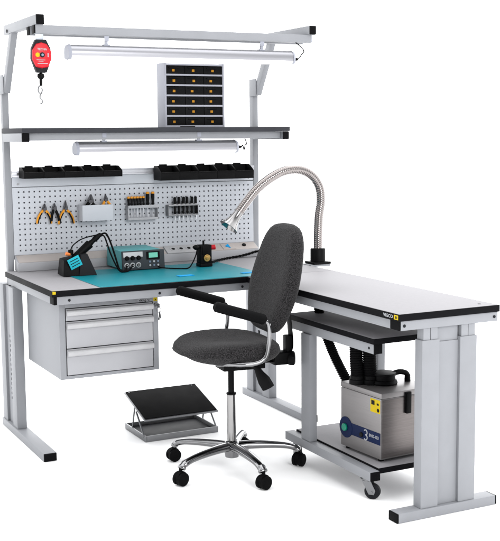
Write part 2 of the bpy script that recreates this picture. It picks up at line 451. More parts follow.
m = MB(); m.cyl((.486, .0999, .645), (.486, .092, .645), .008, seg=20, ch=.001); lk = m.build('lock', M['zinc'], dc)
m = MB(); m.box(.4845, .4875, .070, .092, .643, .647, .0004); m.cyl((.4835, .064, .645), (.4885, .064, .645), .010, seg=20)
m.sweep([(.486+.010*math.cos(a), .064+.004*math.sin(a), .626+.011*math.sin(a)) for a in [2*PI*k/20 for k in range(21)]], .0012, 6)
m.box(.487, .4895, .058, .070, .582, .618, .0008, rot=ry(.15)); m.box(.4915, .494, .060, .069, .588, .620, .0008, rot=ry(-.15))
m.build('key', M['zinc'], lk)

# ------------------------------------------------------------------ trolley
tr = thing('trolley', 'low wheeled grey trolley with two decks rolled under the side desk', 'trolley', (1.1, -.6, 0))
TY0, TY1 = -.930, -.270
m = MB(); m.box(.928, 1.282, TY0, TY1, .602, .6232, .0008); tp = m.build('upper_deck', M['top'], tr)
m = MB()
for b in ((.925, 1.285, TY0-.003, TY0), (.925, .928, TY0, TY1), (1.282, 1.285, TY0, TY1), (.925, 1.285, TY1, TY1+.003)): m.box(*b, .6016, .6226, .0008)
m.build('edge_band', M['edge'], tp)
for x0, x1 in ((.930, .966), (1.244, 1.280)):
    m = MB(); m.box(x0, x1, TY0+.006, TY1-.002, .564, .6012, .002); r = m.build('deck_rail', M['paint'], tr)
    m = MB(); m.box(x0+.0005, x1-.0005, TY0, TY0+.006, .5645, .6007, .002); m.build('end_cap', M['cap'], r)
    m = MB(); m.cyl((x0+.0001, TY0+.035, .583), (x0-.002, TY0+.035, .583), .005, seg=12); m.build('bolt', M['darkgrey'], r)
for x0, x1 in ((.922, .957), (1.253, 1.288)):
    m = MB(); m.box(x0, x1, -.470, -.400, .1185, .5636, .003); m.build('column', M['paint'], tr)
for x0, x1 in ((.918, .960), (1.240, 1.282)):
    m = MB(); m.box(x0, x1, TY0+.006, TY1, .083, .118, .002); r = m.build('base_rail', M['paint'], tr)
    m = MB(); m.box(x0+.0005, x1-.0005, TY0, TY0+.006, .0835, .1175, .002); m.build('end_cap', M['cap'], r)
m = MB(); m.box(.963, 1.237, TY0+.018, TY1-.02, .1045, .1250, .0008); lo = m.build('lower_deck', M['top'], tr)
m = MB(); m.box(.962, 1.238, TY0+.015, TY0+.018, .1040, .1245, .0006); m.box(.9605, .963, TY0+.018, TY1-.02, .104, .1247, 0); m.build('edge_band', M['edge'], lo)
m = MB(); m.box(.966, 1.234, -.45, -.42, .0842, .104, .001); m.build('cross_bar', M['paint'], tr)
def caster(parent, x, y, ztop, r, heading, m_w, m_f, name='caster'):
    c, s_ = math.cos(heading), math.sin(heading)
    def P(a, b, z): return (x+a*c-b*s_, y+a*s_+b*c, z)
    k = MB()
    k.cyl((x, y, ztop-.012), (x, y, ztop-.0005), .018, seg=20, ch=.001)
    for b in (-.0155, .0155):
        k.prism([(-.017, ztop-.012), (.016, ztop-.012), (-.010, r-.010), (-.030, r-.010), (-.036, r+.006)],
                lambda a, z: P(a, b-.0012, z), lambda a, z: P(a, b+.0012, z))
    k.cyl(P(-.021, -.019, r), P(-.021, .019, r), .004, seg=10)
    fk = k.build(name, m_f, parent)
    k = MB(); k._lathe([(.006, -.012), (r-.004, -.012), (r, -.008), (r, .008), (r-.004, .012), (.006, .012)], Vector(P(-.021, 0, r)), Vector((-s_, c, 0)), 36)
    k.build('wheel', m_w, fk)
    k = MB(); k.box(x-.012, x+.012, y-.050, y-.012, ztop-.02, ztop-.016, .0015, rot=rz(heading+.6), piv=(x, y, ztop-.018)); k.build('brake_tab', M['zinc'], fk)
for (x, y, h) in ((.942, -.868, 2.3), (1.262, -.868, .6), (.942, -.330, 1.2), (1.262, -.330, 2.0)):
    caster(tr, x, y, .083, .030, h, M['darkgrey'], M['zinc'])

# ------------------------------------------------------------------ fume extractor (local coordinates, front = -Y)
fe = thing('fume_extractor', 'boxy stainless steel fume extractor with black hoses standing on the trolley', 'fume extractor', (1.118, -.722, .126), math.radians(4))
def L(b): return b
BX0, BX1, BY0, BY1, BZ = -.122, .128, -.134, .126, .268
m = MB(); m.box(BX0, BX1, BY0, BY1, .010, BZ-.022, .004); bo = m.build('body', M['steelside'], fe, off=False)
m = MB(); m.box(BX0-.0012, BX1+.0012, BY0-.003, BY1+.0012, BZ-.0215, BZ, .004); m.build('lid', M['steelside'], fe, off=False)
m = MB(); m.box(BX0+.004, BX1-.004, BY0-.0016, BY0+.0004, .016, BZ-.026, .001); m.build('front_panel', M['steel'], fe, off=False)
m = MB()
for x in (BX0+.02, BX1-.02):
    for y in (BY0+.025, BY1-.025): m.cyl((x, y, 0), (x, y, .0105), .011, seg=16)
m.build('rubber_feet', M['rubber'], fe, off=False)
m = MB(); m.box(BX0-.0012, BX0+.0002, BY0+.004, BY1-.004, .066, .113, .0003); lb = m.build('label_strip', M['navy'], fe, off=False)
m = MB(); m.cyl((BX0-.0022, .090, .089), (BX0+.0002, .090, .089), .042, seg=40); dl = m.build('dial_plate', M['navy'], fe, off=False)
m = MB(); m.cyl((BX0-.012, .092, .089), (BX0-.002, .092, .089), .015, seg=28, ch=.002); m.build('power_switch', M['green'], dl, off=False)
m = MB(); m.cyl((BX0-.0075, -.014, .083), (BX0-.001, -.014, .083), .0095, seg=24, ch=.0015); m.build('knob', M['ink'], lb, off=False)
# round figure-like emblem: two arcs
def arc(cy, cz, r, a0, a1, n=16): return [(BX0-.0016, cy+r*math.cos(math.radians(a0+(a1-a0)*k/n)), cz+r*math.sin(math.radians(a0+(a1-a0)*k/n))) for k in range(n+1)]
m = MB(); m.sweep(arc(-.040, .0975, .0100, 40, 270), .0024, 6); m.sweep(arc(-.040, .0785, .0105, 90, 320), .0024, 6); m.build('emblem', M['wink'], lb, off=False)
lettering('lettering', 'BVX-103', .0165, (BX0-.0014, -.091, .092), LEFT, M['wink'], lb, .0002, off=False)
m = MB(); m.box(BX0-.0010, BX0+.0002, BY0+.006, BY0+.066, .188, .240, .0002); ys = m.build('warning_sticker', M['yellow'], fe, off=False)
m = MB(); m.box(BX0-.0014, BX0-.0009, BY0+.040, BY0+.060, .217, .234, 0); m.cyl((BX0-.0014, BY0+.018, .200), (BX0-.0009, BY0+.018, .200), .0075, seg=16)
m.box(BX0-.0014, BX0-.0009, BY0+.014, BY0+.026, .219, .227, 0); m.build('sticker_marks', M['ink'], ys, off=False)
m = MB(); m.box(-.010, .014, BY0-.014, BY0-.002, .178, .258, .004); m.box(-.013, .017, BY0-.010, BY0-.0032, .240, .262, .003); m.build('latch', M['black'], fe, off=False)
# top fittings
m = MB(); m._lathe([(.052, 0), (.054, .006), (.050, .016), (.044, .018), (.044, .036), (.048, .038), (.048, .045), (.030, .047)], Vector((-.006, .000, BZ)), Vector((0, 0, 1)), 40)
m.build('inlet_collar', M['black'], fe, off=False)
m = MB(); hp = spline([(.027, -.01, BZ+.036), (.060, -.012, BZ+.041), (.090, -.016, BZ+.034), (.100, -.018, BZ+.016), (.098, -.018, BZ+.001)], 6)
m.sweep(hp, .0085, 10, sy=1.3); m.cyl((.098, -.018, BZ), (.098, -.018, BZ+.028), .012, seg=16); m.build('carry_handle', M['black'], fe, off=False)
def ribbed(path, r, pitch, amp, seg=20, flare=None):
    P = [Vector(p) for p in path]; out = [P[0]]; rad = []
    # resample evenly
    d = [0]
    for a, b in zip(P, P[1:]): d.append(d[-1]+(b-a).length)
    tot = d[-1]; n = int(tot/pitch*4); Q = []; R = []
    j = 0
    for i in range(n+1):
        t = tot*i/n
        while j < len(d)-2 and d[j+1] < t: j += 1
        f = (t-d[j])/max(1e-9, d[j+1]-d[j]); Q.append(P[j].lerp(P[j+1], min(1, f)))
        k = (i % 4)
        R.append(r*(flare(t/tot) if flare else 1)+amp*(0, .75, 1, .75)[k]-amp*.5)
    k = MB(); k.sweep(Q, R, seg); return k
for (bx_, by_) in ((-.092, .056), (-.052, .024)):
    pth = spline([(bx_, by_, BZ+.030), (bx_-.003, by_+.004, BZ+.09), (bx_+.001, by_+.012, BZ+.15), (bx_+.006, by_+.03, BZ+.172)], 10)
    hz = ribbed(pth, .0255, .009, .003).build('hose', M['rubber'], fe, off=False)
    m = MB(); m._lathe([(.033, 0), (.033, .018), (.0295, .02), (.0295, .034), (.02, .036)], Vector((bx_, by_, BZ)), Vector((0, 0, 1)), 32); m.build('hose_cuff', M['black'], hz, off=False)
inv = (Matrix.Translation(fe.location) @ fe.rotation_euler.to_matrix().to_4x4()).inverted()
pth = [inv @ Vector(p) for p in spline([(1.050, -.32, .655), (1.056, -.335, .600), (1.066, -.37, .52), (1.082, -.41, .44), (1.108, -.46, .35), (1.122, -.52, .285), (1.13, -.594, .262)], 10)]
ribbed(pth, .0195, .009, .003).build('hose', M['rubber'], fe, off=False)

# ------------------------------------------------------------------ flexible suction arm
fa = thing('suction_arm', 'bent chrome gooseneck fume suction arm on a black base at the desk corner', 'suction arm', (1.385, .25, .75))
m = MB(); m.box(1.322, 1.428, .207, .293, .742, .752, .002); m.box(1.322, 1.345, .205, .295, .66, .742, .002); bb = m.build('clamp_bracket', M['paint'], fa)
m = MB(); m.box(1.339, 1.431, .204, .296, .7525, .763, .002)
m._lathe([(.036, .0), (.036, .058), (.033, .062), (.024, .063)], Vector((1.385, .25, .764)), Vector((0, 0, 1)), 40); m.build('base', M['black'], fa)
path = spline([(1.385, .25, .822), (1.386, .25, .90), (1.391, .25, .98), (1.402, .25, 1.055), (1.392, .25, 1.122), (1.350, .25, 1.175), (1.285, .25, 1.202),
               (1.205, .25, 1.198), (1.130, .25, 1.166), (1.060, .25, 1.118), (1.000, .25, 1.055), (.958, .25, 1.005)], 10)
ribbed(path, .0205, .0098, .0011, 28).build('gooseneck', M['hose'], fa)
e = path[-1]; dr = (path[-1]-path[-3]).normalized()
m = MB(); m._lathe([(.0215, -.012), (.0215, .010), (.025, .030), (.034, .052), (.045, .068), (.047, .072), (.044, .073), (.034, .055), (.022, .030), (.018, .0)], e, dr, 40)
m.build('nozzle', M['chrome'], fa)
m = MB(); m.cyl(e+dr*.020, e+dr*.022, .0205, seg=30); m.build('nozzle_screen', M['cap'], fa)

# ------------------------------------------------------------------ chair (local: -X is the sitter's front)
ch = thing('work_chair', 'charcoal fabric swivel work chair with armrests and a five-star chrome base', 'chair', (.645, -.312, 0), math.radians(-6))
def sup(n, a, b, e=2.6):
    out = []
    for k in range(n):
        t = 2*PI*k/n; c, s_ = math.cos(t), math.sin(t)
        out.append((a*abs(c)**(2/e)*(1 if c >= 0 else -1), b*abs(s_)**(2/e)*(1 if s_ >= 0 else -1)))
    return out
so = [(u-.023, v*(1-.10*max(0, -u)/.22)) for u, v in sup(72, .206, .225, 2.7)]
def seatfn(u, v, h):
    f = max(0, (-u-.06)/.18)
    return (u, v, .505+h+.012*(-u/.2)*(0 if h < 0 else .2) - (.014*f*f if h > 0 else -.016*f) + .012*(v/.22)**2*(1 if h > .02 else 0))
m = MB(); m.cushion(so, [(.19, -.038), (.10, -.037), (.045, -.031), (.018, -.017), (.004, .000), (.0, .012), (.005, .026), (.018, .038), (.04, .045), (.09, .046), (.15, .043), (.195, .041)], seatfn)
seat = m.build('seat', M['fabric'], ch, off=False, angle=80)
m = MB(); m.box(-.07, .11, -.075, .075, .462, .4755, .004); m.box(-.05, .13, -.055, .055, .425, .463, .006); m.build('tilt_mechanism', M['black'], ch, off=False)
# backrest: outline in (v, w)
hw = [(0., .062), (.010, .105), (.035, .142), (.075, .170), (.125, .194), (.18, .206), (.23, .204), (.28, .195), (.33, .180), (.37, .164), (.40, .145), (.425, .118), (.441, .080), (.447, .035)]
bo_ = [(v, w) for w, v in hw]+[(-v, w) for w, v in reversed(hw)]
def backfn(v, w, h):
    curve = .05*(w/.447-.35)**2
    u0 = .160+.262*w - curve*.6
    wrap = -.35*v*v
    return (u0-h*.97+wrap*.9, v, .570+w*.975+.19*h)
m = MB(); m.cushion(bo_, [(.12, -.024), (.05, -.024), (.02, -.020), (.006, -.012), (.0, .000), (.001, .016), (.008, .034), (.024, .044), (.06, .048), (.12, .047)], backfn)
m.build('backrest', M['fabric'], ch, off=False, angle=80)
m = MB(); bar = spline([(.06, 0, .447), (.16, 0, .442), (.232, 0, .450), (.262, 0, .490), (.262, 0, .56), (.250, 0, .66)], 8)
m.sweep(bar, .022, 4, sx=1.25, sy=.28, up=(0, 0, 1)); m.build('back_bar', M['black'], ch, off=False, angle=50)
m = MB(); m.box(.175, .245, -.040, .040, .428, .480, .010); m.box(.236, .262, -.022, .022, .474, .545, .006)
m._lathe([(.012, 0), (.026, .004), (.031, .014), (.031, .030), (.024, .036)], Vector((.236, -.02, .452)), Vector((1, -.35, 0)).normalized(), 9); m.build('back_hinge', M['black'], ch, off=False)
m = MB(); lv = spline([(.03, -.06, .452), (.066, -.10, .445), (.084, -.120, .412), (.100, -.135, .380), (.108, -.142, .362)], 6)
m.sweep(lv, [.010+.018*min(1, max(0, (i-6)/9)) for i in range(len(lv)-2)]+[.026, .016], 14, sx=1., sy=.35, up=(0, 1, 0)); le = m.build('lever', M['black'], ch, off=False)
for s_ in (-1, 1):
    v = .238*s_
    pad = spline([(-.142, v, .723), (-.08, v, .703), (0., v, .678), (.050, v, .661)], 6)
    m = MB(); n = len(pad); m.sweep([pad[0]+Vector((-.008, 0, .003))]+pad+[pad[-1]+Vector((.008, 0, -.003))], [.013]+[.0215]*n+[.013], 20, sx=1.1, sy=.95); arm = m.build('armrest', M['rubber'], ch, off=False)
    m = MB(); tb = spline([(.03, v, .662), (.064, v, .650), (.074, v, .615), (.070, v, .56), (.056, v, .512), (.022, v, .492), (-.04, v*.96, .489), (-.085, v*.72, .484), (-.095, v*.42, .470)], 8)
    m.sweep(tb, .0088, 14); m.build('tube', M['pchrome'], arm, off=False)
m = MB(); m.cyl((0, 0, .30), (0, 0, .43), .0125, seg=24); m.cyl((0, 0, .318), (0, 0, .326), .0205, seg=28, ch=.001); m.build('gas_lift', M['black'], ch, off=False)
m = MB(); m.sweep([(0, 0, .075), (0, 0, .10), (0, 0, .20), (0, 0, .318)], [.0185, .0185, .0180, .0172], 32); m.build('column_sleeve', M['chrome'], ch, off=False)
m = MB(); m._lathe([(.020, .055), (.028, .058), (.030, .075), (.033, .098), (.031, .118), (.024, .126), (.019, .127)], Vector((0, 0, 0)), Vector((0, 0, 1)), 40); hub = m.build('hub', M['pchrome'], ch, off=False)
for k in range(5):
    a = math.radians(54+72*k+6); c, s_ = math.cos(a), math.sin(a)
    pr_ = spline([(.018, 0, .102), (.08, 0, .103), (.16, 0, .100), (.225, 0, .093), (.262, 0, .082), (.278, 0, .066)], 6)
    rr = [.0265-.0075*min(1, i/18) for i in range(len(pr_))]
    for q in range(6): rr[-1-q] = .0165+.004*math.sin(q/5*PI)
    rr[-1] = .011
    m = MB(); m.sweep([(p.x*c, p.x*s_, p.z) for p in pr_], rr, 16, sx=.95, sy=.72, up=(0, 0, 1)); sa = m.build('base_arm', M['pchrome'], ch, off=False, angle=60)
    cx_, cy_ = .280*c, .280*s_
    m = MB(); m.cyl((cx_, cy_, .050), (cx_, cy_, .078), .007, seg=12)
    hd = a+(.9, -.6, 1.6, .3, 2.4)[k]; ax = Vector((math.cos(hd), math.sin(hd), 0))
    o_ = Vector((cx_, cy_, .0285))
    for g in (-1, 1):
        m._lathe([(.008, -.0085), (.022, -.0085), (.0268, -.005), (.0268, .005), (.022, .0085), (.008, .0085)], o_+ax*.0145*g, ax, 28)
    m.cyl(o_-ax*.0065, o_+ax*.0065, .0235, seg=28); m.cyl(o_-ax*.010+Vector((0, 0, .008)), o_+ax*.010+Vector((0, 0, .008)), .0235, seg=28)
    hood = [(o_+ax*w_+Vector((0, 0, .030*math.sin(t)))+Vector((-ax.y, ax.x, 0))*.030*math.cos(t)) for w_, t in ()]
    m.build('caster', M['rubber'], sa, off=False)

# ------------------------------------------------------------------ footrest
fo = thing('footrest', 'tilting footrest with black platform standing on the floor under the workbench', 'footrest', (.66, .37, 0))
m = MB(); m.box(.484, .832, .236, .486, .004, .010, .001); b = m.build('base_tray', M['darkgrey'], fo)
m = MB()
for q in ((.478, .484, .230, .492), (.832, .838, .230, .492)): m.box(*q, .001, .028, .001)
for q in ((.4845, .8315, .230, .236), (.4845, .8315, .486, .492)): m.box(*q, .001, .028, .001)
m.build('rim', M['zinc'], b)
def fp(x, y, dz): # platform plane
    return (x, y-.28*dz, .100+(y-.25)*.285+dz)
m = MB(); m.hexa([fp(.482, .245, -.008), fp(.846, .245, -.008), fp(.846, .505, -.008), fp(.482, .505, -.008), fp(.482, .245, .0), fp(.846, .245, .0), fp(.846, .505, .0), fp(.482, .505, .0)], .001)
pf = m.build('platform', M['zinc'], fo)
m = MB(); m.hexa([fp(.487, .252, .0003), fp(.841, .252, .0003), fp(.841, .502, .0003), fp(.487, .502, .0003), fp(.487, .252, .0035), fp(.841, .252, .0035), fp(.841, .502, .0035), fp(.487, .502, .0035)], .0012); m.build('anti_slip_mat', M['rubber'], pf)
m = MB()
for x in (.50, .82): m.cyl(fp(x, .490, .0033), fp(x, .490, .0045), .0035, seg=14)
m.build('rivets', M['zinc'], pf)
for x in (.4795, .8365):
    m = MB(); m.box(x-.0012, x+.0012, .268, .276, .020, .112, 0, rot=rx(-.0)); 
    m.bm.free(); m = MB(); m.sweep([(x, .250, .022), (x, .345, .116)], .0045, 8); m.build('strut', M['zinc'], fo)
    m = MB(); m.sweep([(x+.006, .415, .016), (x+.006, .380, .128)], .004, 8); m.build('strut', M['zinc'], fo)

# ------------------------------------------------------------------ lamps
def lamp(name, label, x0, x1, yc, zt, brackets, ztop, cord):
    t = thing(name, label, 'lamp', ((x0+x1)/2, yc, zt))
    h = .060; w = .036
    top = [(yc+w*math.cos(math.radians(a)), zt-.034+.034*math.sin(math.radians(a))) for a in range(-10, 191, 8)]
    sec = top+[(yc-w*.96, zt-.046), (yc+w*.96, zt-.046)]
    m = MB(); m.prism(sec, lambda y, z: (x0+.012, y, z), lambda y, z: (x1-.012, y, z)); hs = m.build('housing', M['lamp'], t)
    m = MB(); dif = [(yc-w*.93, zt-.0463), (yc+w*.93, zt-.0463), (yc+w*.80, zt-.056), (yc+w*.4, zt-.060), (yc-w*.4, zt-.060), (yc-w*.80, zt-.056)]
    m.prism(dif, lambda y, z: (x0+.013, y, z), lambda y, z: (x1-.013, y, z)); m.build('diffuser', M['glow'], t)
    big = [(yc+(y-yc)*1.06, zt-.03+(z-zt+.03)*1.06) for y, z in top]+[(yc-w*1.03, zt-.052), (yc-w*.8, zt-.061), (yc+w*.8, zt-.061), (yc+w*1.03, zt-.052)]
    for a, b_, s_ in ((x0, x0+.012, .86), (x1-.012, x1, .86)):
        sm = lambda y, z, s2=s_: (yc+(y-yc)*s2, zt-.03+(z-zt+.03)*s2)
        m = MB()
        if a == x0: m.prism(big, lambda y, z: (a, *sm(y, z)), lambda y, z: (b_, y, z))
        else: m.prism(big, lambda y, z: (a, y, z), lambda y, z: (b_, *sm(y, z)))
        m.build('end_cap', M['lampcap'], t)
    for bx_ in brackets:
        m = MB(); m.box(bx_-.010, bx_+.010, yc-.011, yc-.008, ztop-.022, ztop-.001, .0006); m.box(bx_-.006, bx_+.006, yc-.008, yc+.004, ztop-.050, ztop-.012, .001)
        m.box(bx_-.014, bx_+.014, yc-.012, yc+.012, zt-.002, zt+.004, .001)
        m.cyl((bx_, yc-.002, zt), (bx_, yc-.002, ztop-.04), .006, seg=12); m.build('hanger', M['lampcap'], t)
    m = MB(); m.cyl(cord[0], Vector(cord[0])+Vector((.028, 0, .001)), .009, .006, seg=14); pl = m.build('plug', M['black'], t)
    m = MB(); m.sweep(spline(cord, 6), .0026, 8); m.build('cord', M['black'], pl)
    return t
lamp('tube_lamp', 'long aluminium tube lamp, lit, hanging from the overhead rail', .143, 1.203, .168, 1.742, (.315, 1.045), 1.781,
     [(1.203, .168, 1.705), (1.234, .168, 1.708), (1.252, .168, 1.728), (1.264, .168, 1.745), (1.240, .168, 1.768), (1.222, .172, 1.782)])
lamp('tube_lamp', 'shorter aluminium tube lamp, lit, hanging beneath the raised shelf', .258, 1.055, .455, 1.344, (.395, .860), 1.3825,
     [(1.055, .455, 1.310), (1.082, .458, 1.308), (1.096, .465, 1.318), (1.108, .475, 1.296), (1.122, .49, 1.318), (1.160, .55, 1.324), (1.175, .600, 1.352)])

# ------------------------------------------------------------------ red balancer
ba = thing('spring_balancer', 'red and black tool balancer with hook hanging from the left end of the overhead rail', 'tool balancer', (.026, .167, 1.765))
bxc, byc, bzc = .030, .150, 1.690
oc = [(-.026, .066), (.026, .066), (.046, .030), (.048, -.010), (.030, -.050), (.024, -.066), (-.024, -.066), (-.030, -.050), (-.048, -.010), (-.046, .030)]
m = MB(); m.prism([(x*.86, z) for x, z in oc], lambda x, z: (bxc+x, byc+.014, bzc+z), lambda x, z: (bxc+x, byc-.012, bzc+z), .004); m.build('casing', M['darkgrey'], ba)
ic = [(-.024, .044), (.0, .050), (.024, .044), (.043, .020), (.044, -.012), (.028, -.040), (.0, -.045), (-.028, -.040), (-.044, -.012), (-.043, .020)]
m = MB(); m.prism([(x*.92, z*1.1) for x, z in ic], lambda x, z: (bxc+x, byc-.0115, bzc+z), lambda x, z: (bxc+x*.93, byc-.022, bzc+z*.93), .002); fcp = m.build('face_plate', M['red'], ba)
m = MB(); m.cyl((bxc, byc-.0222, bzc+.004), (bxc, byc-.026, bzc+.004), .010, seg=24, ch=.001); m.mi = 1; m.cyl((bxc, byc-.026, bzc+.004), (bxc, byc-.0275, bzc+.004), .005, seg=16); m.build('spindle', [M['darkgrey'], M['bluegrey']], fcp)
m = MB(); m.cyl((bxc-.019, byc-.0219, bzc+.004), (bxc-.019, byc-.0232, bzc+.004), .009, seg=20); m.build('dot_mark', M['yellow'], fcp)
lettering('lettering', 'TECNA', .012, (bxc, byc-.0222, bzc+.026), FRONT, M['wink'], fcp, .0003)
m = MB()
for (a, b_, c_) in ((-.024, .012, -.016), (-.016, .004, -.021), (-.020, .022, -.030)): m.box(bxc+a, bxc+b_, byc-.0226, byc-.0221, bzc+c_-.0012, bzc+c_+.0012, 0)
m.box(bxc+.022, bxc+.026, byc-.0226, byc-.0221, bzc-.004, bzc+.012, 0); m.build('printed_lines', M['wink'], fcp)
m = MB(); m.box(bxc-.016, bxc+.016, .1605, .1645, bzc+.060, 1.7805, .001); m.build('hanging_strap', M['clear'], ba)
m = MB(); m._lathe([(.004, 0), (.013, -.004), (.015, -.014), (.011, -.022), (.005, -.026)], Vector((bxc, byc+.008, bzc-.066)), Vector((0, 0, 1)), 24); m.cyl((bxc, byc+.008, bzc-.092), (bxc, byc+.008, bzc-.118), .007, .005, seg=14); m.build('cable_stop', M['black'], ba)
m = MB(); hk = spline([(bxc, byc+.008, bzc-.116), (bxc-.010, byc+.008, bzc-.122), (bxc-.012, byc+.008, bzc-.140), (bxc-.002, byc+.008, bzc-.150), (bxc+.004, byc+.008, bzc-.136), (bxc+.002, byc+.008, bzc-.124)], 6)
m.sweep(hk, .0032, 8); hk = spline([(bxc-.003, byc+.008, bzc-.149), (bxc-.006, byc+.008, bzc-.165), (bxc+.002, byc+.008, bzc-.174), (bxc+.002, byc+.008, bzc-.186), (bxc-.006, byc+.008, bzc-.190)], 6); m.sweep(hk, .003, 8); m.build('snap_hook', M['zinc'], ba)

# ------------------------------------------------------------------ drawer organiser on the shelf
og = thing('parts_organiser', 'grey organiser of small black drawers with amber tags standing on the shelf', 'parts organiser', (.878, .60, 1.405))
OX0, OX1, OY0, OY1, OZ0, OZ1 = .735, 1.044, .552, .648, 1.4056, 1.705
m = MB(); m.box(OX0, OX0+.009, OY0, OY1, OZ0, OZ1, .001); m.box(OX1-.009, OX1, OY0, OY1, OZ0, OZ1, .001); m.box(OX0+.009, OX1-.009, OY1-.004, OY1, OZ0, OZ1, 0)
rows = 6; pz = (OZ1-OZ0-.012)/rows
for k in range(rows+1): m.box(OX0+.009, OX1-.009, OY0+.001, OY1-.0045, OZ0+.0005+k*pz, OZ0+.0085+k*pz, .0008)
cb = m.build('cabinet', M['organ'], og)
wd = (OX1-OX0-.018)/3
for k in range(rows):
    for j in range(3):
        x0 = OX0+.009+j*wd+.0012; x1 = x0+wd-.0024; z0 = OZ0+.0087+k*pz; z1 = z0+pz-.0087
        m = MB(); m.box(x0, x1, OY0+.004, OY1-.006, z0, z1-.0025, .0012); m.box(x0+.012, x1-.03, OY0-.003, OY0+.0045, z1-.012, z1-.008, .001); d = m.build('drawer', M['black'], og)
        xc = (x0+x1)/2-.008+random.uniform(-.006, .006); zc = z0+.016
        m = MB(); m.box(xc-.0065, xc+.0065, OY0+.0026, OY0+.0041, zc-.005, zc+.006, .0004); m.build('tag', M['amber'], d)
m = MB(); m.box(.80, .865, .50, .530, 1.4056, 1.4096, .001); tag(m.build('black_clip', M['black']), 'small flat black clip on the shelf edge below the organiser', 'clip')

# ------------------------------------------------------------------ bins on the rail
def make_bin(w, h, dep):
    o = thing('storage_bin', 'x', 'storage bin')
    m = MB(); t = .002; y0 = -dep
    side = [(y0, 0), (0, 0), (0, h), (y0*.45, h), (y0*.92, h*.66), (y0*1.02, h*.56)]
    for xx in (0, w-t): m.prism(side, lambda y, z: (xx, y, z), lambda y, z: (xx+t, y, z))
    m.box(t, w-t, y0, 0, 0, t, 0); m.box(t, w-t, -t, 0, t, h, 0)
    m.hexa([(t, y0, t), (w-t, y0, t), (w-t, y0+t, t), (t, y0+t, t), (t, y0*1.02, h*.56), (w-t, y0*1.02, h*.56), (w-t, y0*1.02+t, h*.56), (t, y0*1.02+t, h*.56)], .0004)
    m.build('tray', M['black'], o, off=False)
    m = MB(); m.hexa([(t+.003, y0*1.02-.0035, h*.50), (w-t-.003, y0*1.02-.0035, h*.50), (w-t-.003, y0*1.02, h*.50), (t+.003, y0*1.02, h*.50),
                      (t+.003, y0*1.02-.0035, h*.57), (w-t-.003, y0*1.02-.0035, h*.57), (w-t-.003, y0*1.02, h*.57), (t+.003, y0*1.02, h*.57)], .0008); m.build('front_lip', M['black'], o, off=False)
    m = MB(); m.box(w*.3, w*.7, -.004, .006, h-.002, h+.006, .001); m.build('hanging_tab', M['black'], o, off=False)
    return o
pos = ['leftmost', 'second from left', 'middle', 'fourth from left', 'rightmost']
p1 = make_bin(.0930, .050, .086)
for i in range(5):
    o = p1 if i == 0 else copy_tree(p1)
    o.location = (.0780+.0945*i, .728, 1.178); tag(o, 'shallow black bin, %s in the left row above the pegboard' % pos[i], 'storage bin', 'shallow bins in the left row')
p2 = make_bin(.099, .070, .090)
for i in range(5):
    o = p2 if i == 0 else copy_tree(p2)
    o.location = (.7420+.1004*i, .728, 1.152); tag(o, 'deeper black bin, %s in the right row above the pegboard' % pos[i], 'storage bin', 'deeper bins in the right row')

# ------------------------------------------------------------------ pliers (local: jaws up, flat in XZ, front = -Y, origin at pivot)
def make_pliers(label, grip, tipm, hl=.062, spread=.030, jaw=.030, group='pliers on the pegboard', accent=None):
    o = thing('pliers', label, 'pliers', group=group)
    m = MB()
    for s_ in (-1, 1):
        m.prism([(s_*.0005, .0), (s_*.010, -.004), (s_*.009, .008), (s_*.0055, jaw*.6), (s_*.0015, jaw), (s_*.0004, jaw)], lambda x, z: (x, -.004*(s_+2)/2, z), lambda x, z: (x, .004, z))
    m.cyl((0, -.0075, 0), (0, .005, 0), .0085, seg=20, ch=.0008); m.build('jaws', tipm, o, off=False)
    for s_ in (-1, 1):
        pth = spline([(s_*.004, 0, -.003), (s_*spread*.45, 0, -hl*.25), (s_*spread*.85, 0, -hl*.62), (s_*spread, 0, -hl)], 6)
        m = MB(); n = len(pth); rr = [.0042+.0018*math.sin(min(1, i/(n-1)*1.1)*PI*.8) for i in range(n)]; rr[-1] = .003
        m.sweep(pth, rr, 12, sx=1.1, sy=.85, up=(0, 1, 0)); h_ = m.build('handle', grip, o, off=False)
        if accent:
            q = pth[n//3:]; m = MB(); m.sweep([p+Vector((-s_*.003, -.0012, 0)) for p in q], [r_*.75 for r_ in rr[n//3:]], 10, up=(0, 1, 0)); m.build('grip_inlay', accent, h_, off=False)
    m = MB(); m.cyl((0, -.010, -.008), (0, .016, -.008), .002, seg=8); m.build('peg_hook', M['zinc'], o, off=False)
    return o
def place(o, x, y, z, tilt=0.): o.location = (x, y, z); o.rotation_euler = (0, tilt, 0); return o
place(make_pliers('orange-handled pliers, leftmost tool hanging on the pegboard', M['orange'], M['toolsteel'], .068, .034, .026, accent=M['black']), .192, .726, 1.032, .04)
place(make_pliers('pliers with all black handles hanging between two orange-handled pliers', M['black'], M['toolsteel'], .060, .018, .024), .239, .722, 1.034, -.03)
place(make_pliers('orange-handled pliers with thin long jaws hanging right of the black pliers', M['orange'], M['toolsteel'], .072, .036, .036, accent=M['black']), .294, .726, 1.030, -.02)
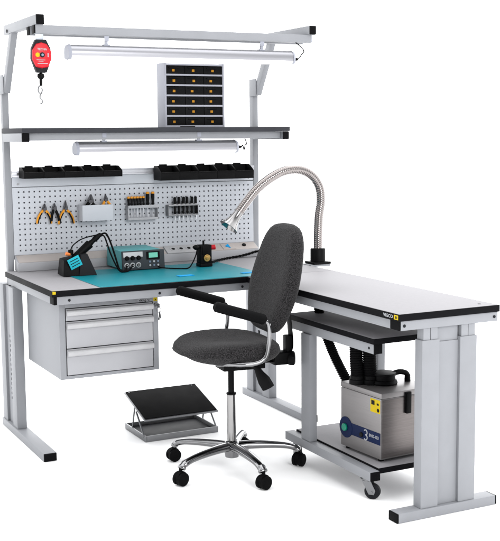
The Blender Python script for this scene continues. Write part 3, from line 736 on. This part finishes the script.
# holder box with two pairs standing in it
m = MB()
m.box(.357, .507, .668, .670, .971, 1.046, .0006); m.box(.357, .359, .6705, .7400, .971, 1.046, .0004); m.box(.505, .507, .6705, .7400, .971, 1.046, .0004); m.box(.3595, .5045, .6705, .7400, .971, .973, 0)
tag(m.build('tool_box', M['peg']), 'plain grey metal pocket box mounted on the pegboard', 'tool holder')
o = make_pliers('black pliers standing in the grey pocket box, handles down and jaws up', M['black'], M['toolsteel'], .055, .020, .030); place(o, .408, .700, 1.062, .05); o.scale = (1.5, 1.2, 1.1)
o = make_pliers('orange-handled pliers standing at the right of the grey pocket box', M['orange'], M['toolsteel'], .050, .024, .026); place(o, .484, .700, 1.066, -.08); o.scale = (1.0, 1.0, 1.0)

# ------------------------------------------------------------------ screwdriver racks
def rack(label, x0, x1, z0, z1, mt, lip=1.):
    r = thing('tool_rack', label, 'tool rack', ((x0+x1)/2, .74, z1))
    m = MB(); m.box(x0, x1, .700, .7402, z1-.004, z1, .0006); m.box(x0, x1, .6985, .700, z1-.010*lip, z1+.004*lip, .0004); m.build('upper_shelf', mt, r)
    m = MB(); m.box(x0, x1, .704, .7402, z0-.003, z0, .0006); m.box(x0, x1, .7025, .704, z0-.005*lip, z0+.006*lip, .0004); m.build('lower_shelf', mt, r)
    for x in (x0, x1-.002):
        m = MB(); m.box(x, x+.002, .7045, .7402, z0+.0005, z1-.0045, 0); m.build('side_plate', mt, r)
    return r
rack('grey rack on the pegboard holding orange-topped screwdrivers', .596, .752, .968, 1.030, M['drawer'])
rack('dull metal rack on the pegboard holding black screwdrivers', .806, .966, .978, 1.028, M['zinc'], .5)
def screwdriver(label, body, top, hl, bl, r, group):
    o = thing('screwdriver', label, 'screwdriver', group=group)
    m = MB(); m._lathe([(.003, 0), (r*.75, .002), (r, .008), (r*.82, .014), (r, hl*.55), (r, hl-.010)], Vector((0, 0, 0)), Vector((0, 0, 1)), 8); m.build('handle', body, o, off=False, angle=30)
    m = MB(); m._lathe([(r, 0), (r, .004), (r*.8, .009), (r*.3, .010)], Vector((0, 0, hl-.0098)), Vector((0, 0, 1)), 16); m.build('cap', top, o, off=False)
    m = MB(); m.cyl((0, 0, -bl), (0, 0, .001), .0019, seg=8); m.build('blade', M['blade'], o, off=False)
    return o
words = ['first', 'second', 'third', 'fourth', 'fifth', 'sixth']
s0 = screwdriver('x', M['black'], M['orange'], .046, .058, .0066, 'short orange-topped screwdrivers')
for i in range(6):
    o = s0 if i == 0 else copy_tree(s0); o.location = (.6045+.0153*i, .716, 1.0315)
    tag(o, 'short orange-topped screwdriver, %s from the left in the grey rack' % words[i], 'screwdriver', 'short orange-topped screwdrivers')
s1 = screwdriver('taller orange-topped screwdriver standing beside the short ones in the grey rack', M['black'], M['orange'], .066, .058, .0088, 'tall orange-topped screwdrivers')
s1.location = (.703, .716, 1.0315)
o = copy_tree(s1); o.location = (.730, .716, 1.0315); o['label'] = 'taller orange-topped screwdriver at the right end of the grey rack'
s2 = screwdriver('x', M['black'], M['black'], .084, .030, .0072, 'black screwdrivers')
m = MB(); m._lathe([(.0074, .040), (.0079, .042), (.0079, .048), (.0074, .050)], Vector((0, 0, 0)), Vector((0, 0, 1)), 16); m.build('ring', M['white'], s2, off=False)
for i in range(6):
    o = s2 if i == 0 else copy_tree(s2); o.location = (.8455+.0225*i, .716, .9825)
    o.rotation_euler = (0, random.uniform(-.03, .03), 0)
    tag(o, 'slim black screwdriver, %s from the left in the dull metal rack' % words[i], 'screwdriver', 'black screwdrivers')

# ------------------------------------------------------------------ things on the bench top
m = MB(); m.box(.205, .995, .002, .560, .7506, .7530, .0008); tag(m.build('desk_mat', M['teal']), 'teal antistatic mat lying flat on the workbench top', 'mat')
m = MB(); m.box(.612, .686, .130, .165, .7534, .7560, .0008, rot=rz(.05)); tag(m.build('blue_strip', M['blue']), 'small bright blue strip lying on the teal mat in front of the black tool block', 'strip')
m = MB(); m.box(.900, .992, .085, .115, .7534, .7555, .0008, rot=rz(.08)); tag(m.build('blue_strip', M['blue']), 'longer bright blue strip at the right front corner of the teal mat', 'strip')

# soldering station
ss = thing('soldering_station', 'teal soldering station with black control panel and green display on the mat', 'soldering station', (.57, .55, .7532))
m = MB(); m.hexa([(.470, .452, .757), (.670, .452, .757), (.668, .672, .757), (.472, .672, .757), (.470, .460, .842), (.670, .460, .842), (.668, .672, .846), (.472, .672, .846)], .006); m.build('housing', M['stteal'], ss)
m = MB()
for x in (.49, .65):
    for y in (.48, .65): m.cyl((x, y, .7532), (x, y, .7575), .009, seg=14)
m.build('feet', M['rubber'], ss)
def fpn(x, z, d=0.): # front panel plane, tilted back a little
    t = (z-.757)/.085; return (x, .440+.008*t-d, z)
m = MB(); m.hexa([fpn(.466, .756), fpn(.674, .756), (.674, .4515, .756), (.466, .4515, .756), fpn(.466, .843), fpn(.674, .843), (.674, .4595, .843), (.466, .4595, .843)], .003); pn = m.build('control_panel', M['panel'], ss)
def plate(x0, x1, z0, z1, d, mt, nm, par=pn):
    k = MB(); k.hexa([fpn(x0, z0, d), fpn(x1, z0, d), fpn(x1, z0, .0002), fpn(x0, z0, .0002), fpn(x0, z1, d), fpn(x1, z1, d), fpn(x1, z1, .0002), fpn(x0, z1, .0002)], 0); return k.build(nm, mt, par)
plate(.472, .566, .815, .838, .001, M['silver'], 'legend_plate')
plate(.584, .650, .800, .836, .001, M['cap'], 'display_bezel')
ld = plate(.596, .640, .808, .831, .0016, M['lcd'], 'display')
for i, x in enumerate((.488, .516, .545)):
    m = MB(); p = Vector(fpn(x, .811)); m.cyl(p, p+Vector((0, -.012, 0)), .0105, .009, seg=22, ch=.001); m.build('knob', M['black'], pn)
    m = MB(); p = Vector(fpn(x-.002, .778)); m.cyl(p, p+Vector((0, -.003, 0)), .0125, seg=24, ch=.0008); m.mi = 1; m.cyl(p+Vector((0, -.003, 0)), p+Vector((0, -.006, 0)), .0075, seg=20); m.mi = 0; m.cyl(p+Vector((0, -.006, 0)), p+Vector((0, -.007, 0)), .003, seg=10); m.build('connector', [M['silver'], M['ink']], pn)
for i in range(3):
    for j in range(2):
        m = MB(); p = Vector(fpn(.600+.020*i, .790-.017*j)); m.cyl(p, p+Vector((0, -.003, 0)), .0048, seg=16, ch=.0006); m.build('button', M['silver'] if (i+j) % 2 else M['bluegrey'], pn)

# soldering iron stand with the card and iron
it = thing('iron_stand', 'black wedge-shaped soldering iron stand at the left edge of the teal mat', 'iron stand', (.25, .45, .7532))
m = MB(); m.hexa([(.172, .395, .7534), (.318, .385, .7534), (.326, .500, .7534), (.178, .505, .7534), (.180, .410, .822), (.262, .405, .836), (.268, .480, .842), (.184, .490, .826)], .003); m.build('body', M['black'], it)
m = MB(); m.hexa([(.240, .380, .7535), (.322, .378, .7535), (.330, .470, .7535), (.252, .478, .7535), (.256, .398, .846), (.286, .396, .848), (.290, .450, .850), (.260, .455, .848)], .003); m.build('front_plate', M['darkgrey'], it)
m = MB(); m.cyl((.236, .44, .826), (.312, .44, .888), .016, .020, seg=24); m.cyl((.222, .440, .842), (.222, .440, .866), .012, seg=18, ch=.002); m.build('holder_tube', M['black'], it)
m = MB(); m.cyl((.196, .43, .8515), (.216, .43, .845), .0085, .006, seg=14, ch=.001); m.build('tip_cap', M['orange2'], it)
m = MB(); m.prism([(.293, .800), (.300, .812), (.309, .797), (.314, .787), (.304, .783), (.300, .776), (.291, .786)], lambda x, z: (x-.012, .3795+(z-.7535)*.19, z), lambda x, z: (x-.012, .3835+(z-.7535)*.19, z)); m.build('gold_mark', M['brass'], it)
R_ = Matrix.Rotation(math.radians(-24), 3, 'Y')
m = MB(); m.box(.196, .252, .388, .3905, .790, .838, .0006, rot=R_); cdp = m.build('cyan_card', M['cyan']); tag(cdp, 'tilted cyan card with dark lines fixed to the soldering iron stand', 'card')
m = MB(); k = Vector((.224, .388, .814))
for dz in (-.012, 0, .012): m.box(.203, .245, .3872, .3879, .814+dz-.0016, .814+dz+.0016, 0, rot=R_, piv=(.224, .3892, .814))
m.build('printed_lines', M['ink'], cdp)
ir = thing('soldering_iron', 'black soldering iron resting in the stand with its cable looping to the station', 'soldering iron', (.33, .43, .88))
m = MB(); m.sweep(spline([(.300, .44, .879), (.325, .44, .899), (.350, .44, .919), (.366, .438, .930)], 5), [.008, .0105, .0125, .013, .012, .0105, .011, .0125, .013, .013, .012, .0105, .010, .0095, .008, .006], 16); m.build('handle', M['black'], ir)
m = MB(); m.sweep(spline([(.364, .438, .928), (.384, .432, .932), (.396, .425, .912), (.408, .415, .872), (.420, .405, .822), (.432, .40, .776), (.446, .402, .7585), (.470, .41, .760), (.484, .4355, .775)], 8), .0042, 10)
m.sweep(spline([(.360, .434, .924), (.376, .428, .920), (.386, .420, .888), (.400, .408, .836), (.420, .398, .786), (.440, .396, .7590), (.480, .405, .7585), (.512, .4345, .776)], 8), .0034, 10); m.build('cable', M['rubber'], ir)
wi = MB(); wi.sweep(spline([(.222, .44, .864), (.232, .436, .885), (.262, .43, .908), (.300, .43, .920), (.340, .434, .926), (.362, .438, .926)], 8), .0028, 8)
wi.build('cable_loop', M['rubber'], ir)

# black tool block with brass and red knobs
tb_ = thing('tool_block', 'small black upright device with brass disc and red knob on the teal mat', 'device', (.866, .42, .7532))
m = MB(); m.box(.836, .897, .395, .450, .7534, .770, .003); m.box(.838, .895, .398, .448, .770, .856, .003); m.box(.844, .876, .392, .399, .812, .852, .002); m.build('body', M['black'], tb_)
m = MB(); m.cyl((.868, .3975, .795), (.868, .391, .795), .0165, seg=28, ch=.001); m.cyl((.868, .391, .795), (.868, .386, .795), .008, seg=18, ch=.001); m.build('brass_disc', M['brass'], tb_)
m = MB(); m.cyl((.893, .415, .841), (.918, .408, .843), .0105, .012, seg=20, ch=.0015); m.build('red_knob', M['red'], tb_)
m = MB(); m.cyl((.862, .42, .855), (.862, .42, .876), .005, seg=14, ch=.001); m.build('pin', M['black'], tb_)
m = MB(); m.sweep([(.838, .41, .846), (.826, .408, .846), (.814, .405, .847), (.803, .402, .849)], [.006, .013, .015, .007], 18, sx=1, sy=.8); m.build('side_knob', M['black'], tb_)
m = MB(); m.sweep(spline([(.825, .41, .842), (.815, .40, .815), (.792, .39, .778), (.762, .37, .7575), (.725, .375, .757), (.690, .40, .757), (.650, .425, .760), (.640, .438, .766)], 8), .003, 8); m.build('cable', M['rubber'], tb_)
# twisted mains cable along the duct
tw = thing('mains_cable', 'twisted black mains cable running to the right along the cable duct', 'cable', (1.08, .62, .7505))
base = spline([(.898, .44, .775), (.930, .47, .765), (.985, .54, .7605), (1.05, .61, .757), (1.11, .648, .757), (1.17, .662, .760), (1.225, .668, .768), (1.275, .668, .778), (1.312, .664, .770), (1.330, .660, .72)], 12)
for ph in (0, PI):
    m = MB(); m.sweep([p+Vector((0, .0032*math.cos(i*.75+ph), .0032*math.sin(i*.75+ph))) for i, p in enumerate(base)], .0034, 8); m.build('strand', M['rubber'], tw)

# ------------------------------------------------------------------ light
W = bpy.data.worlds.new('World'); SC.world = W; W.use_nodes = True
nt = W.node_tree; N = nt.nodes; LK = nt.links
bg = N['Background']
tc = N.new('ShaderNodeTexCoord'); sep = N.new('ShaderNodeVectorMath'); sep.operation = 'DOT_PRODUCT'; LK.new(tc.outputs['Generated'], sep.inputs[0]); sep.inputs[1].default_value = (.42, .907, 0)
mr = N.new('ShaderNodeMapRange'); mr.inputs['From Min'].default_value = -.6; mr.inputs['From Max'].default_value = .35
mr.inputs['To Min'].default_value = .62; mr.inputs['To Max'].default_value = 3.7
LK.new(sep.outputs['Value'], mr.inputs['Value'])
bg.inputs['Color'].default_value = (.985, .992, 1, 1); LK.new(mr.outputs['Result'], bg.inputs['Strength'])
def area(name, loc, target, size, power, col=(1, 1, 1), sy=None):
    l = bpy.data.lights.new(name, 'AREA'); l.energy = power; l.size = size; l.color = col
    if sy: l.shape = 'RECTANGLE'; l.size_y = sy
    o = bpy.data.objects.new(name, l); COL.objects.link(o); o.location = loc
    o.rotation_euler = (Vector(target)-Vector(loc)).to_track_quat('-Z', 'Y').to_euler(); return o
area('overhead_softbox', (.7, .0, 4.6), (.7, 0, 0), 4.5, 90)
area('front_softbox', (.9, -6.0, 3.0), (.8, 0, .8), 2.6, 270)

# ------------------------------------------------------------------ camera
cam = bpy.data.cameras.new('camera'); co = bpy.data.objects.new('camera', cam); COL.objects.link(co)
r_ = Vector((.89146893, -.45299685, -.00877556)); u_ = Vector((.06433797, .10739321, .99213272)); f_ = Vector((.44849056, .88502009, -.1248826))
mw = Matrix((r_, u_, -f_)).transposed().to_4x4(); mw.translation = Vector((-1.23973929, -4.20990995, 1.37108252))
co.matrix_world = mw
cam.sensor_width = 36; cam.sensor_fit = 'AUTO'; cam.lens = 36*1085.186/541
cam.clip_end = 500; cam.clip_start = .05
SC.camera = co
vs = SC.view_settings; vs.view_transform = 'Standard'; vs.look = 'None'; vs.exposure = 0; vs.gamma = 1; vs.use_curve_mapping = False
SC.render.film_transparent = False
SC.cycles.max_bounces = 8
